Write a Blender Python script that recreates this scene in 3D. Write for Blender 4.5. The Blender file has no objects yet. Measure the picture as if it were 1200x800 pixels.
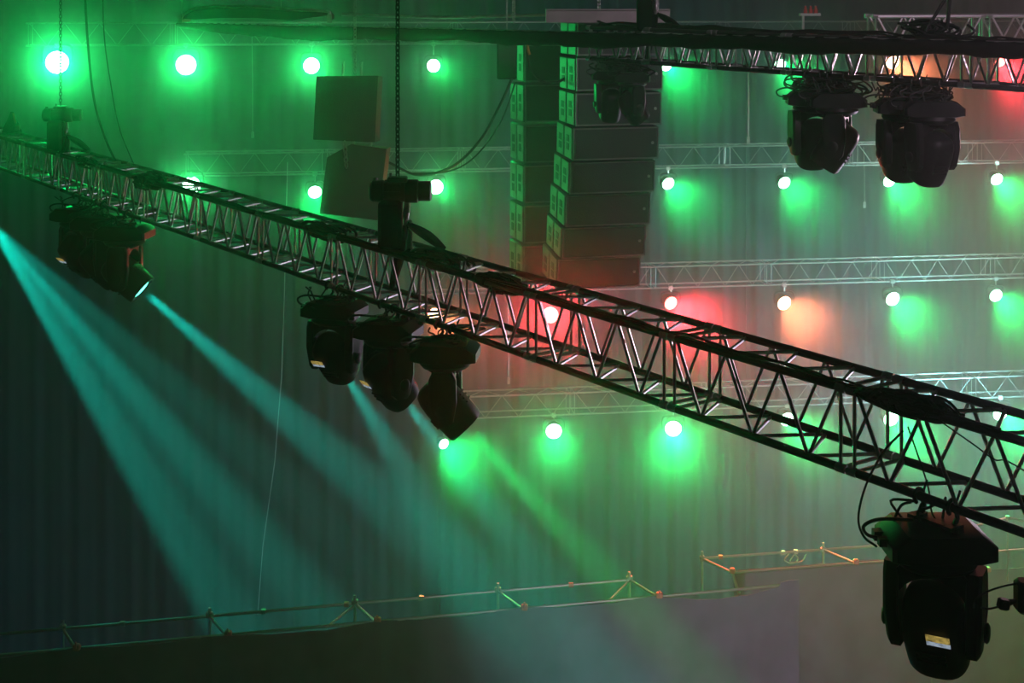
import bpy, bmesh, math, random
from mathutils import Vector, Matrix, Quaternion
R = random.Random(7)
C = bpy.context.scene.collection
sc = bpy.context.scene
F = 1700.0            # focal length in pixels of the 1200 px wide frame
ZC = 17.0             # eye height above the arena floor

def P(x, y, d):
    """world point at photo position x, y and depth d metres"""
    return Vector(((x - 600) / F * d, d, ZC - y / F * d))

# ------------------------------------------------------------------ camera
cd = bpy.data.cameras.new('camera'); cam = bpy.data.objects.new('camera', cd); C.objects.link(cam)
cam.location = (0, 0, ZC); cam.rotation_euler = (math.pi / 2, 0, 0)
cd.sensor_width = 36; cd.lens = F * 36 / 1200; cd.shift_y = -400 / 1200
cd.clip_end = 200; cd.clip_start = .05
sc.camera = cam
# ------------------------------------------------------------------ world
w = bpy.data.worlds.new('arena_dark'); sc.world = w; w.use_nodes = True
w.node_tree.nodes['Background'].inputs[0].default_value = (.25, .4, .6, 1)
w.node_tree.nodes['Background'].inputs[1].default_value = .003
# ------------------------------------------------------------------ exposure
sc.view_settings.view_transform = 'Standard'; sc.view_settings.look = 'None'
sc.view_settings.gamma = 1; sc.view_settings.use_curve_mapping = False
sc.view_settings.exposure = 0.0
sc.cycles.max_bounces = 4; sc.cycles.volume_bounces = 0; sc.cycles.diffuse_bounces = 2
sc.cycles.glossy_bounces = 2; sc.cycles.caustics_reflective = False; sc.cycles.caustics_refractive = False
sc.cycles.sample_clamp_direct = 60; sc.cycles.sample_clamp_indirect = 6
# ------------------------------------------------------------------ large stage lights and added fills
def spot(name, loc, aim, color, power, size, blend=.5, radius=.1):
    l = bpy.data.lights.new(name, 'SPOT'); o = bpy.data.objects.new(name, l); C.objects.link(o)
    o.location = loc; l.color = color; l.energy = power; l.spot_size = math.radians(size)
    l.spot_blend = blend; l.shadow_soft_size = radius
    o.rotation_euler = Vector(aim).to_track_quat('-Z', 'Y').to_euler()
    return o
def lit(name, a, b, color, power, size, blend=.5, radius=.1):
    a = Vector(a); b = Vector(b); return spot(name, a, b - a, color, power, size, blend, radius)
# unseen spots: flood_back back-lights the truss work, the others are added fills
lit('flood_back', P(1330, 500, 24.5), (-2, 13, 14), (.88, .74, 1.0), 1500, 62, .6, .12)
lit('fill_back_top', P(1340, 190, 22), P(1000, 80, 14), (1.0, .70, .85), 1500, 40, .6, .12)  # added unseen spot that brightens the upper truss braces
lit('fill_top', (7, 5, 21), (3.5, 19, 16.0), (1.0, .74, .90), 1700, 48, .8, .3)  # added front spot for the beam and array fronts, no fixture there
lit('fill_haze', P(1340, 560, 26.5), P(1110, 520, 28.6), (.30, .86, 1.0), 3200, 110, 1, .5)  # added unseen spot that fills the right-hand haze
lit('fill_haze', P(1330, 290, 26.5), P(1100, 330, 28.6), (.45, .90, .85), 2200, 110, 1, .5)  # second added spot for the haze, higher up
lit('fill_red_right', P(1262, 150, 27.6), P(1150, 300, 28), (1.0, .30, .34), 420, 150, 1, .5)  # added spot that tints the haze red at the right edge
lit('fill_rose', (7, 6, 9), (4.2, 21, 8.0), (1.0, .70, .90), 2900, 40, 1, .3)  # added front spot that brightens the scrims
# blue fill added to tint the dark lower left, no lamp there
lit('fill_blue', (-13, 18, 3), (-9, 30, 7), (.03, .20, 1.0), 420, 110, 1, .5)
# fan of beams from the fixture hung just outside the left edge of the picture
for ang, pw, cone, aw in ((58, 60000, 10, .3), (50, 60000, 10, .3), (42, 18000, 10, .3), (60.5, 40000, 4, .3)):
    p0 = P(-14, 258, 20.5); g = math.radians(ang); v = Vector((math.cos(g), 0, -math.sin(g))) * math.sqrt(1 - aw * aw) + (p0 - Vector((0, 0, ZC))).normalized() * aw; pw *= 1.6
    spot('beam_left', p0, v, (.0, 1, .70), pw, cone, .9, .04)

# ------------------------------------------------------------------ materials
def mat(name, col, rough=.6, metal=0, noise=.0, scale=8, emit=None, strength=0, bump=0, spec=.5):
    m = bpy.data.materials.new(name); m.use_nodes = True; n = m.node_tree.nodes; L = m.node_tree.links
    b = n['Principled BSDF']; b.inputs['Roughness'].default_value = rough; b.inputs['Metallic'].default_value = metal
    b.inputs['Specular IOR Level'].default_value = spec
    b.inputs['Base Color'].default_value = (*col, 1)
    if noise or bump:
        t = n.new('ShaderNodeTexNoise'); t.inputs['Scale'].default_value = scale; t.inputs['Detail'].default_value = 3
        tc = n.new('ShaderNodeTexCoord'); L.new(tc.outputs['Object'], t.inputs['Vector'])
        if noise:
            r = n.new('ShaderNodeValToRGB'); L.new(t.outputs['Fac'], r.inputs[0])
            r.color_ramp.elements[0].position = .3; r.color_ramp.elements[1].position = .7
            r.color_ramp.elements[0].color = (*[c * (1 - noise) for c in col], 1)
            r.color_ramp.elements[1].color = (*[min(1, c * (1 + noise)) for c in col], 1)
            L.new(r.outputs[0], b.inputs['Base Color'])
        if bump:
            bp = n.new('ShaderNodeBump'); bp.inputs['Strength'].default_value = bump; bp.inputs['Distance'].default_value = .02
            L.new(t.outputs['Fac'], bp.inputs['Height']); L.new(bp.outputs[0], b.inputs['Normal'])
    if emit:
        b.inputs['Emission Color'].default_value = (*emit, 1); b.inputs['Emission Strength'].default_value = strength
        if noise: L.new(r.outputs[0], b.inputs['Emission Color'])
        m.cycles.emission_sampling = 'NONE'
    return m
M = dict(
    alu=mat('aluminium_tube', (.80, .75, .80), .34, .9, .15, 5),
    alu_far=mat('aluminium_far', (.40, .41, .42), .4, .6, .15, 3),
    darkalu=mat('dark_metal_tube', (.05, .045, .05), .42, .3, .2, 9),  # near-black metal for the truss chords
    plastic=mat('black_plastic', (.009, .009, .011), .48, 0, .2, 12, spec=.2),
    rubber=mat('black_rubber', (.010, .010, .011), .6, 0, .2, 20),
    steel=mat('galvanised_steel', (.5, .5, .5), .35, .9, .2, 20),
    hoist=mat('hoist_black', (.014, .014, .015), .45, .2, .2, 12),
    drape=mat('black_molton', (.006, .006, .007), .95, 0, .3, 20, spec=.1),
    curtain=mat('dark_backdrop_cloth', (.022, .04, .06), .85, 0, .2, 1.5, spec=.2),
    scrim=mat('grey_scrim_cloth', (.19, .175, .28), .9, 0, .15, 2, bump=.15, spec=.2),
    floor=mat('arena_floor', (.03, .03, .035), .6, 0, .2, 1),
    cabinet=mat('speaker_paint', (.055, .055, .065), .55, 0, .15, 6),
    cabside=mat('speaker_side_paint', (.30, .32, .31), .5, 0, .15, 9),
    grille=mat('speaker_grille', (.035, .036, .045), .5, .3, .25, 60, bump=.3),
    edge=mat('speaker_edge', (.22, .2, .22), .4, .4, .1, 9),
    darkbox=mat('dark_speaker', (.02, .022, .024), .6, 0, .2, 6),
    pipe=mat('scaffold_pipe', (.55, .55, .56), .32, .9, .2, 7),
    coupler=mat('red_coupler', (.75, .25, .22), .5, .3, .2, 20),
    beam=mat('steel_beam', (.36, .32, .33), .5, .3, .15, 4),
    orange=mat('orange_shrink', (.6, .12, .05), .5, 0),
    redplug=mat('red_plug', (.75, .06, .05), .5, 0),
    white=mat('white_plastic', (.7, .7, .7), .5, 0),
    whitesling=mat('pale_sling', (.42, .40, .43), .8, 0, .1, 12),
    glare_y=mat('painted_glare_yellow', (.50, .36, .09), .4, 0, .75, 26, emit=(.55, .40, .10), strength=.55),  # glow stands in for yellow light reflected on the head
    glare_w=mat('painted_glare_pale', (.45, .55, .70), .4, 0, .5, 30, emit=(.55, .68, .85), strength=.5),  # paler part of the reflection, also put in as glow
    glass=mat('dark_glass', (.02, .03, .03), .08, 0),
    wall=mat('dark_wall', (.02, .025, .035), .8, 0, .2, 1),
)
LAMP = {}
def lamp_mat(kind):
    if kind not in LAMP:
        c = {'green': (.30, 1, .50), 'red': (1, .10, .09), 'amber': (1, .42, .22), 'teal': (.10, 1, .70)}[kind]
        s = {'green': 30, 'red': 14, 'amber': 22, 'teal': 6}[kind]
        LAMP[kind] = mat('lit_lens_' + kind, (.1, .1, .1), .4, emit=c, strength=s)
    return LAMP[kind]
COL = {'green': (.0, 1, .15), 'red': (1, .035, .045), 'amber': (1, .22, .09), 'teal': (.0, 1, .74)}

# ------------------------------------------------------------------ mesh helpers
class MB:
    def __init__(s): s.v = []; s.f = []
    def add(s, v, f):
        n = len(s.v); s.v += [tuple(p) for p in v]; s.f += [tuple(i + n for i in q) for q in f]; return s
    def box(s, c, d, rot=None, taper=1.0, bevel=0):
        c = Vector(c); hx, hy, hz = d[0] / 2, d[1] / 2, d[2] / 2
        if bevel:
            b = bevel; pts = []
            prof = [(hx - b, hy), (hx, hy - b), (hx, -hy + b), (hx - b, -hy), (-hx + b, -hy), (-hx, -hy + b), (-hx, hy - b), (-hx + b, hy)]
            rings = [(-hz, 1 - b / max(hx, hy)), (-hz + b, 1), (hz - b, 1), (hz, 1 - b / max(hx, hy))]
            for z, k in rings:
                for x, y in prof:
                    p = Vector((x * k, y * k, z));
                    if rot: p = rot @ p
                    pts.append(c + p)
            f = [tuple(range(7, -1, -1)), tuple(range(24, 32))]
            for r in range(3):
                for i in range(8):
                    a = r * 8 + i; b2 = r * 8 + (i + 1) % 8
                    f.append((a, b2, b2 + 8, a + 8)[::-1])
            return s.add(pts, f)
        pts = []
        for z in (-1, 1):
            k = taper if z < 0 else 1
            for x, y in ((-1, -1), (1, -1), (1, 1), (-1, 1)):
                p = Vector((x * hx * k, y * hy * k, z * hz))
                if rot: p = rot @ p
                pts.append(c + p)
        return s.add(pts, [(3, 2, 1, 0), (4, 5, 6, 7), (0, 1, 5, 4), (1, 2, 6, 5), (2, 3, 7, 6), (3, 0, 4, 7)])
    def tube(s, pts, r, n=8, cap=True):
        pts = [Vector(p) for p in pts]; m = len(pts); rr = r if isinstance(r, (list, tuple)) else [r] * m
        t0 = (pts[1] - pts[0]).normalized(); up = Vector((0, 0, 1)) if abs(t0.z) < .9 else Vector((1, 0, 0))
        a = t0.cross(up).normalized(); V = []
        for i, p in enumerate(pts):
            t = (pts[min(i + 1, m - 1)] - pts[max(i - 1, 0)]).normalized()
            a = (a - t * a.dot(t)).normalized(); b = t.cross(a)
            for k in range(n):
                g = 2 * math.pi * k / n; V.append(p + (a * math.cos(g) + b * math.sin(g)) * rr[i])
        Fc = []
        for i in range(m - 1):
            for k in range(n):
                x = i * n + k; y = i * n + (k + 1) % n; Fc.append((x, y, y + n, x + n))
        if cap: Fc += [tuple(range(n - 1, -1, -1)), tuple((m - 1) * n + k for k in range(n))]
        return s.add(V, Fc)
    def lathe(s, prof, c, axis=(0, 0, 1), n=20, sq=None):
        """prof: list of (along, radius); axis direction"""
        q = Vector(axis).to_track_quat('Z', 'Y'); c = Vector(c); V = []
        for h, r in prof:
            for k in range(n):
                g = 2 * math.pi * k / n; x, y = math.cos(g), math.sin(g)
                if sq:
                    e = 2 / sq; x = math.copysign(abs(x) ** e, x); y = math.copysign(abs(y) ** e, y)
                V.append(c + q @ Vector((x * r, y * r, h)))
        m = len(prof); Fc = []
        for i in range(m - 1):
            for k in range(n):
                x = i * n + k; y = i * n + (k + 1) % n; Fc.append((x, y, y + n, x + n))
        Fc += [tuple(range(n - 1, -1, -1)), tuple((m - 1) * n + k for k in range(n))]
        return s.add(V, Fc)
    def prism(s, poly, axis, d0, d1):
        """poly: (y,z) outline, extruded along x from d0 to d1"""
        n = len(poly); V = [(d0, y, z) for y, z in poly] + [(d1, y, z) for y, z in poly]
        Fc = [tuple(range(n)), tuple(range(2 * n - 1, n - 1, -1))] + [(i, i + n, (i + 1) % n + n, (i + 1) % n)[::1] for i in range(n)]
        return s.add(V, Fc)
    def mesh(s, name, m, smooth=True):
        me = bpy.data.meshes.new(name); me.from_pydata(s.v, [], s.f); me.materials.append(m)
        bm = bmesh.new(); bm.from_mesh(me); bmesh.ops.recalc_face_normals(bm, faces=bm.faces)
        if smooth:
            for f in bm.faces: f.smooth = True
            for e in bm.edges:
                if len(e.link_faces) == 2 and e.calc_face_angle(0) > .6: e.smooth = False
        bm.to_mesh(me); bm.free()
        return me
    def build(s, name, m, parent=None, loc=None, smooth=True, label=None):
        return inst(name, s.mesh(name, m, smooth), parent, loc, label=label)
def inst(name, me, parent=None, loc=None, rot=None, scale=None, label=None):
    o = bpy.data.objects.new(name, me); C.objects.link(o)
    if parent: o.parent = parent
    if loc is not None: o.location = loc
    if rot is not None: o.rotation_mode = 'QUATERNION'; o.rotation_quaternion = rot
    if scale is not None: o.scale = scale
    if label: o['label'] = label
    return o
def tag(o, label, cat, group=None, kind=None):
    o['label'] = label; o['category'] = cat
    if group: o['group'] = group
    if kind: o['kind'] = kind
    return o
def thing(name, loc, label, cat, group=None, rz=0):
    o = bpy.data.objects.new(name, None); C.objects.link(o); o.location = loc; o.rotation_euler = (0, 0, rz)
    o.empty_display_size = .1
    return tag(o, label, cat, group)
def copy_tree(root, parent=None):
    c = root.copy(); C.objects.link(c)
    if parent: c.parent = parent
    for ch in list(root.children): copy_tree(ch, c)
    return c
_unit = {}
def bar(name, a, b, r, m, parent, n=8):
    """a tube between two points (parent space) that shares one unit mesh"""
    key = (m.name, n)
    if key not in _unit: _unit[key] = MB().tube([(0, 0, 0), (0, 0, 1)], 1, n).mesh('tube', m)
    a = Vector(a); b = Vector(b); d = b - a
    return inst(name, _unit[key], parent, a, d.to_track_quat('Z', 'Y'), (r, r, d.length))
def curve_pts(pts, n=24):
    """Catmull-Rom through the points"""
    p = [Vector(q) for q in pts]; p = [p[0] * 2 - p[1]] + p + [p[-1] * 2 - p[-2]]; out = []
    for i in range(1, len(p) - 2):
        for k in range(n):
            t = k / n
            out.append(.5 * ((2 * p[i]) + (p[i + 1] - p[i - 1]) * t + (2 * p[i - 1] - 5 * p[i] + 4 * p[i + 1] - p[i + 2]) * t * t + (3 * p[i] - p[i - 1] - 3 * p[i + 1] + p[i + 2]) * t ** 3))
    out.append(p[-2]); return out
def cable(name, pts, r, label, m='rubber', cat='cable', group=None, n=10):
    o = MB().tube(curve_pts(pts, n), r, 6).build(name, M[m]); return tag(o, label, cat, group)
def chain(name, a, b, label, link=.05, r=.006, m='hoist', cat='chain'):
    """links joined: too small in the photo to pick apart"""
    a = Vector(a); b = Vector(b); L = (b - a).length; n = int(L / (link * .72)); d = (b - a).normalized(); mb = MB()
    s1 = d.orthogonal().normalized(); s2 = d.cross(s1)
    for i in range(n):
        c = a + d * (i + .5) * (L / n); s = s1 if i % 2 else s2; pts = []
        for k in range(7):
            g = 2 * math.pi * k / 6; pts.append(c + d * math.cos(g) * link / 2 + s * math.sin(g) * link * .32)
        mb.tube(pts, r, 4, cap=False)
    o = mb.build(name, M[m]); return tag(o, label, cat)

# ------------------------------------------------------------------ setting
def REAR(x, off=0): return 29.0 / (1 - 8.2e-5 * (x - 600)) + off
def RP(x, y, off=0): return P(x, y, REAR(x, off))
o = MB().box((0, 16, -.15), (46, 44, .3)).build('floor', M['floor']); o['kind'] = 'structure'
o = MB().box((0, 34.6, 12.5), (46, .3, 25)).build('wall_back', M['wall']); o['kind'] = 'structure'
o = MB().box((0, 16, 25.1), (46, 44, .3)).build('ceiling', M['wall']); o['kind'] = 'structure'

# haze that fills the hall
hz = bpy.data.materials.new('stage_haze'); hz.use_nodes = True
n = hz.node_tree.nodes; n.clear(); out = n.new('ShaderNodeOutputMaterial'); vs = n.new('ShaderNodeVolumeScatter'); vf = n.new('ShaderNodeVolumeScatter'); ad = n.new('ShaderNodeAddShader')
vf.inputs['Density'].default_value = .003; vf.inputs['Anisotropy'].default_value = .94; vf.inputs['Color'].default_value = (.9, .95, 1, 1)
vs.inputs['Density'].default_value = .0075; vs.inputs['Anisotropy'].default_value = .15
vs.inputs['Color'].default_value = (.9, .95, 1, 1)
hz.node_tree.links.new(vs.outputs[0], ad.inputs[0]); hz.node_tree.links.new(vf.outputs[0], ad.inputs[1]); hz.node_tree.links.new(ad.outputs[0], out.inputs['Volume'])
hz2 = hz.copy(); hz2.name = 'thin_haze'; hz2.node_tree.nodes['Volume Scatter'].inputs['Density'].default_value = .0025; hz2.node_tree.nodes['Volume Scatter.001'].inputs['Density'].default_value = .0008
o = MB().box((0, 22.7, 12.5), (45, 22.6, 24.8)).build('haze', hz, smooth=False)
tag(o, 'stage haze hanging between the long truss and the backdrop', 'haze', kind='stuff')
o = MB().box((0, 4.6, 12.5), (45, 13.5, 24.8)).build('haze', hz2, smooth=False)
tag(o, 'thinner haze on the near side of the long truss', 'haze', kind='stuff')

# denser haze layer, added to tighten the glow round the rear lamps
hz3 = hz.copy(); hz3.name = 'dense_haze'; hz3.node_tree.nodes['Volume Scatter'].inputs['Density'].default_value = .085; hz3.node_tree.nodes['Volume Scatter'].inputs['Anisotropy'].default_value = .45
hz3.node_tree.nodes['Volume Scatter.001'].inputs['Density'].default_value = .0001
V = []
for z in (.4, 24.6):
    for xx, oo in ((-120, -1.5), (1320, -1.5), (1320, .9), (-120, .9)):
        q = RP(xx, 0, oo); V.append((q.x, q.y, z))
o = MB().add(V, [(3, 2, 1, 0), (4, 5, 6, 7), (0, 1, 5, 4), (1, 2, 6, 5), (2, 3, 7, 6), (3, 0, 4, 7)]).build('haze', hz3, smooth=False)
tag(o, 'denser haze layer added along the rear trusses to tighten the lamp glow', 'haze', kind='stuff')

# ------------------------------------------------------------------ backdrop curtains
def cloth(name, m, x0, x1, ztop, zbot, yfun, amp, freq, seed, nz=6, tilt=0.0, sag=0.0, sagn=1, parent=None, thick=.012):
    r = random.Random(seed); ph = [r.random() * 6.28 for _ in range(5)]; N = max(40, int((x1 - x0) * 26)); mb = MB(); V = []
    for side in (0, 1):
        for j in range(nz + 1):
            q = j / nz
            for i in range(N + 1):
                u = i / N; x = x0 + (x1 - x0) * u
                g = amp * (math.sin(freq * x + ph[0] + .5 * math.sin(1.3 * x + ph[3])) + .6 * math.sin(freq * 1.73 * x + ph[1] + q * .4) + .5 * math.sin(freq * .41 * x + ph[2] + q * .8))
                g *= (.35 + .65 * min(1, q * 2 + .3))
                zt = (ztop(x) if callable(ztop) else ztop) - sag * math.sin(math.pi * ((u * sagn) % 1.0)) ** 2
                z = zt + (zbot - zt) * q
                V.append((x + tilt * q * (u - .5), yfun(x) + g + side * thick, z))
    W = N + 1; K = (nz + 1) * W; Fc = []
    for side in (0, 1):
        for j in range(nz):
            for i in range(N):
                a = side * K + j * W + i; Fc.append((a, a + 1, a + 1 + W, a + W) if side else (a, a + W, a + W + 1, a + 1))
    for i in range(N):
        Fc.append((i, i + 1, K + i + 1, K + i)); a = nz * W + i; Fc.append((a, a + K, a + K + 1, a + 1))
    for j in range(nz):
        a = j * W; Fc.append((a, a + K, a + K + W, a + W)); a += N; Fc.append((a, a + W, a + K + W, a + K))
    mb.add(V, Fc); return mb.build(name, m, parent)
def rear_y(X):
    # depth of the backdrop line at world X
    d = 31.3
    for _ in range(4): d = REAR(600 + X / d * F, 2.4)
    return d
seams = [-14.0, -10.9, -7.6, -4.95, -1.5, 1.75, 5.2, 8.6, 12.6]
where = ['far left drop of the dark backdrop, hanging in deep shadow', 'dark backdrop drop behind the leftmost fan of beams',
         'dark backdrop drop crossed by the teal beams', 'dark backdrop drop with the thin pale seam on its left edge',
         'dark backdrop drop behind the middle cluster of moving heads', 'hazy backdrop drop behind the two green lamps of the lowest row',
         'hazy grey backdrop drop above the raised drape step', 'hazy grey backdrop drop at the right edge']
for i in range(8):
    o = cloth('backdrop_curtain', M['curtain'], seams[i] - .03, seams[i + 1] + .03, 19.5 + .0, .05, (lambda X, k=i: rear_y(X) + .05 * (k % 2)), .03, 13, i + 3, nz=8)
    tag(o, where[i], 'curtain', 'backdrop drops')

# ------------------------------------------------------------------ truss builder
def truss(name, A, B, wdt, h, nseg, mats, rc, rb, label, cat='truss', periods=3, group=None, n=8, faces='FBTU', stuff_first=0, ends=True):
    """box truss; A..B is the axis of its bottom front chord, depth (away from the camera) wdt"""
    A = Vector(A); B = Vector(B); root = thing(name, A, label, cat, group)
    D = B - A; L = D.length; u = D.normalized(); t = Vector((-u.y, u.x, 0)).normalized()
    if t.y < 0: t = -t
    up = Vector((0, 0, 1)); sl = L / nseg
    ch, br, fr = mats
    def pt(s, a, b): return u * s + t * (wdt * a) + up * (h * b)
    far = MB()
    for k in range(nseg):
        s0 = k * sl; s1 = s0 + sl; e = .02
        for a in (0, 1):
            for b in (0, 1):
                bar('chord', pt(s0 + e * .4, a, b), pt(s1 - e * .4, a, b), rc, ch, root, n)
        if ends:
            for s, s2 in ((s0 + .05, s0 + .04), (s1 - .05, s1 - .04)):
                mb = MB(); q = [pt(s, 0, 0), pt(s, 1, 0), pt(s, 1, 1), pt(s, 0, 1)]
                for i in range(4): mb.tube([q[i], q[(i + 1) % 4]], rb, 6)
                for a in (0, 1):
                    for b in (0, 1): mb.tube([pt(s2 - .035, a, b), pt(s2 + .035, a, b)], rc * 1.14, 8)
                mb.build('end_frame', fr, root)
        P0 = s0 + .07; pl = (sl - .14) / periods
        for i in range(periods):
            a0 = P0 + i * pl; am = a0 + pl / 2; a1 = a0 + pl
            S = []
            if 'F' in faces: S += [(pt(a0, 0, 1), pt(am, 0, 0)), (pt(am, 0, 0), pt(a1, 0, 1))]
            if 'B' in faces: S += [(pt(a0, 1, 1), pt(am, 1, 0)), (pt(am, 1, 0), pt(a1, 1, 1))]
            if 'T' in faces: S += [(pt(a0, 0, 1), pt(am, 1, 1)), (pt(am, 1, 1), pt(a1, 0, 1))]
            if 'U' in faces: S += [(pt(a0, 1, 0), pt(am, 0, 0)), (pt(am, 0, 0), pt(a1, 1, 0))]
            for p, q in S:
                if k < stuff_first: far.tube([p, q], rb, 5)
                else: bar('brace', p, q, rb, br, root, 6)
    if far.v:
        o = far.build('brace', br, root); o['kind'] = 'stuff'
    return root, pt, u, t
KM = 13160.0
def MD(x): return KM / (x + 620)
mainA = P(-70, 197 - .356 * 70, MD(-70)); mainB = P(1275, 197 + .356 * 1275, MD(1275))
NSEG = round((mainB - mainA).length / 1.48)
main, mpt, mu, mt = truss('lighting_truss', mainA, mainB, .40, .453, NSEG, (M['darkalu'], M['alu'], M['alu']), .025, .0115,
    'long box truss crossing the whole picture from upper left to lower right', n=10, stuff_first=2)
ML = (mainB - mainA).length
def mpos(x, a=0, b=0):
    """world point on the main truss's chord, nearest to photo column x"""
    lo, hi = 0, ML
    for _ in range(40):
        m = (lo + hi) / 2; p = mainA + mpt(m, a, b)
        if p.x / p.y * F + 600 < x: lo = m
        else: hi = m
    return mainA + mpt(lo, a, b)

KU = 22500.0
def UD(x): return KU / (x + 620)
def uy(x): return -25 + .0714 * (x + 620)
upA = P(688, uy(688), UD(688)); drA = P(215, uy(215), UD(215)); upB = P(1260, uy(1260), UD(1260))
upper, upt, uu, ut = truss('lighting_truss', upA, upB, .38, .37, 6, (M['darkalu'], M['alu'], M['alu']), .025, .0115,
    'second box truss along the top, carrying a black drape and pairs of moving heads', n=8)
UL = (upB - upA).length
def upos(x, a=0, b=0):
    lo, hi = 0, UL
    for _ in range(40):
        m = (lo + hi) / 2; p = upA + upt(m, a, b)
        if p.x / p.y * F + 600 < x: lo = m
        else: hi = m
    return upA + upt(lo, a, b)
# black drape lashed along the front of the upper truss
mb = MB(); V = []; N = 220
for i in range(N + 1):
    p = drA.lerp(upB, i / N); x = p.x / p.y * F + 600
    px = p.y / F    # metres per photo pixel here
    ytop = 27 + (x - 250) * .0225 if x < 1200 else 48.5; 
    thick = 13 + 7 * (x / 1200) + 1.6 * math.sin(x * .021) + 1.2 * math.sin(x * .055) + .5 * math.sin(x * .17)
    if x < 300: thick *= .5 + .5 * (x - 215) / 85
    zt = ZC - ytop * px; zb = ZC - (ytop + thick) * px; zm = (zt + zb) / 2; R0 = (zt - zb) / 2
    side = -ut
    for k in range(12):
        g = 2 * math.pi * k / 12; rr = R0 * (1 + .04 * math.sin(i * 1.7 + k))
        q = Vector((p.x, p.y, zm)) + side * (.09 + .07 * math.cos(g)) + Vector((0, 0, rr * math.sin(g))); V.append(q)
Fc = []
for i in range(N):
    for k in range(12): a = i * 12 + k; b = i * 12 + (k + 1) % 12; Fc.append((a, b, b + 12, a + 12))
Fc += [tuple(range(12)), tuple(N * 12 + k for k in range(11, -1, -1))]
mb.add(V, Fc); o = mb.build('border_drape', M['drape'])
_ep = [Vector((V[i * 12 + 3].x, V[i * 12 + 3].y, V[i * 12 + 3].z - .03)) for i in range(0, N + 1, 11)]
q = MB().tube(_ep, .03, 8).build('drape_pipe', M['steel'])
tag(q, 'tube batten inside the upper edge of the black drape', 'pipe')
tag(o, 'black drape rolled up along the front of the top truss', 'drape')

# ------------------------------------------------------------------ rear trusses
rear_rows = [
    (30, 1290, 24, 2.2, 'faint rear truss behind the uppermost row of lamps'),
    (215, 1290, 175, 1.0, 'faint rear truss above the second row of lamps'),
    (485, 1290, 317, -0.3, 'faint rear truss above the third row of lamps'),
    (505, 1290, 463, -1.0, 'faintest rear truss, above the lowest row of green lamps')]
REARZ = []
for (xa, xb, yv, dy, lab) in rear_rows:
    h = .43
    # level line: bottom chord z from photo y at x=600
    zt = P(600, yv + (0 if yv > 100 else 2), REAR(600)).z; zb = zt - h; REARZ.append((yv, zb))
    A = P(xa, 0, REAR(xa)); B = P(xb, 0, REAR(xb)); A.z = zb; B.z = zb
    L = (B - A).length; ns = max(2, round(L / 2.6))
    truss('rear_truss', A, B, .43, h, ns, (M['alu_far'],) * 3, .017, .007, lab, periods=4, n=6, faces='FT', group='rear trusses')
# ------------------------------------------------------------------ rear wash lights
def make_wash_meshes():
    d = {}
    d['housing'] = MB().lathe([(-.20, .06), (-.19, .10), (-.10, .125), (-.02, .14), (.02, .145), (.02, .128), (-.005, .122)], (0, 0, 0), (0, -1, 0), 16).mesh('housing', M['plastic'])
    b = MB(); b.tube(curve_pts([(-.165, .0, 0), (-.17, .0, .12), (-.13, .0, .19), (0, .0, .20), (.13, .0, .19), (.17, .0, .12), (.165, .0, 0)], 3), .014, 5)
    d['bracket'] = b.mesh('bracket', M['hoist'])
    return d
WM = make_wash_meshes(); _lens = {}
def wash(x, y, kind, label, off=0, power=60, size=70, aim=(.25, -1, -.45), scale=1.0, group='rear wash lights', glow=1):
    p = RP(x, y, off); a = Vector(aim).normalized()
    root = thing('wash_light', p, label, 'stage light', group)
    zc = min((abs(z - p.z), z) for _, z in REARZ if z > p.z)[1]
    MB().tube([(0, 0, .2 * scale), (0, 0, zc - p.z)], .018, 6).box((0, 0, zc - p.z), (.08, .075, .075)).build('clamp', M['steel'], root)
    q = (-a).to_track_quat('Y', 'Z')   # local -Y towards the aim
    inst('bracket', WM['bracket'], root, (0, 0, 0), None, (scale,) * 3)
    hh = inst('housing', WM['housing'], root, (0, 0, 0), q, (scale,) * 3)
    if kind not in _lens: _lens[kind] = MB().lathe([(.0, .125), (.022, .10), (.032, .05), (.034, .004)], (0, 0, 0), (0, -1, 0), 16).mesh('lens', lamp_mat(kind))
    inst('lens', _lens[kind], hh, (0, 0, 0), label='lit %s lens' % kind)
    spot('lamp_' + kind, p + a * .06 * scale, a, COL[kind], power * glow, size, 1.0, .05)
    return root
TOWARD = (.15, -1, -.12)
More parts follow.
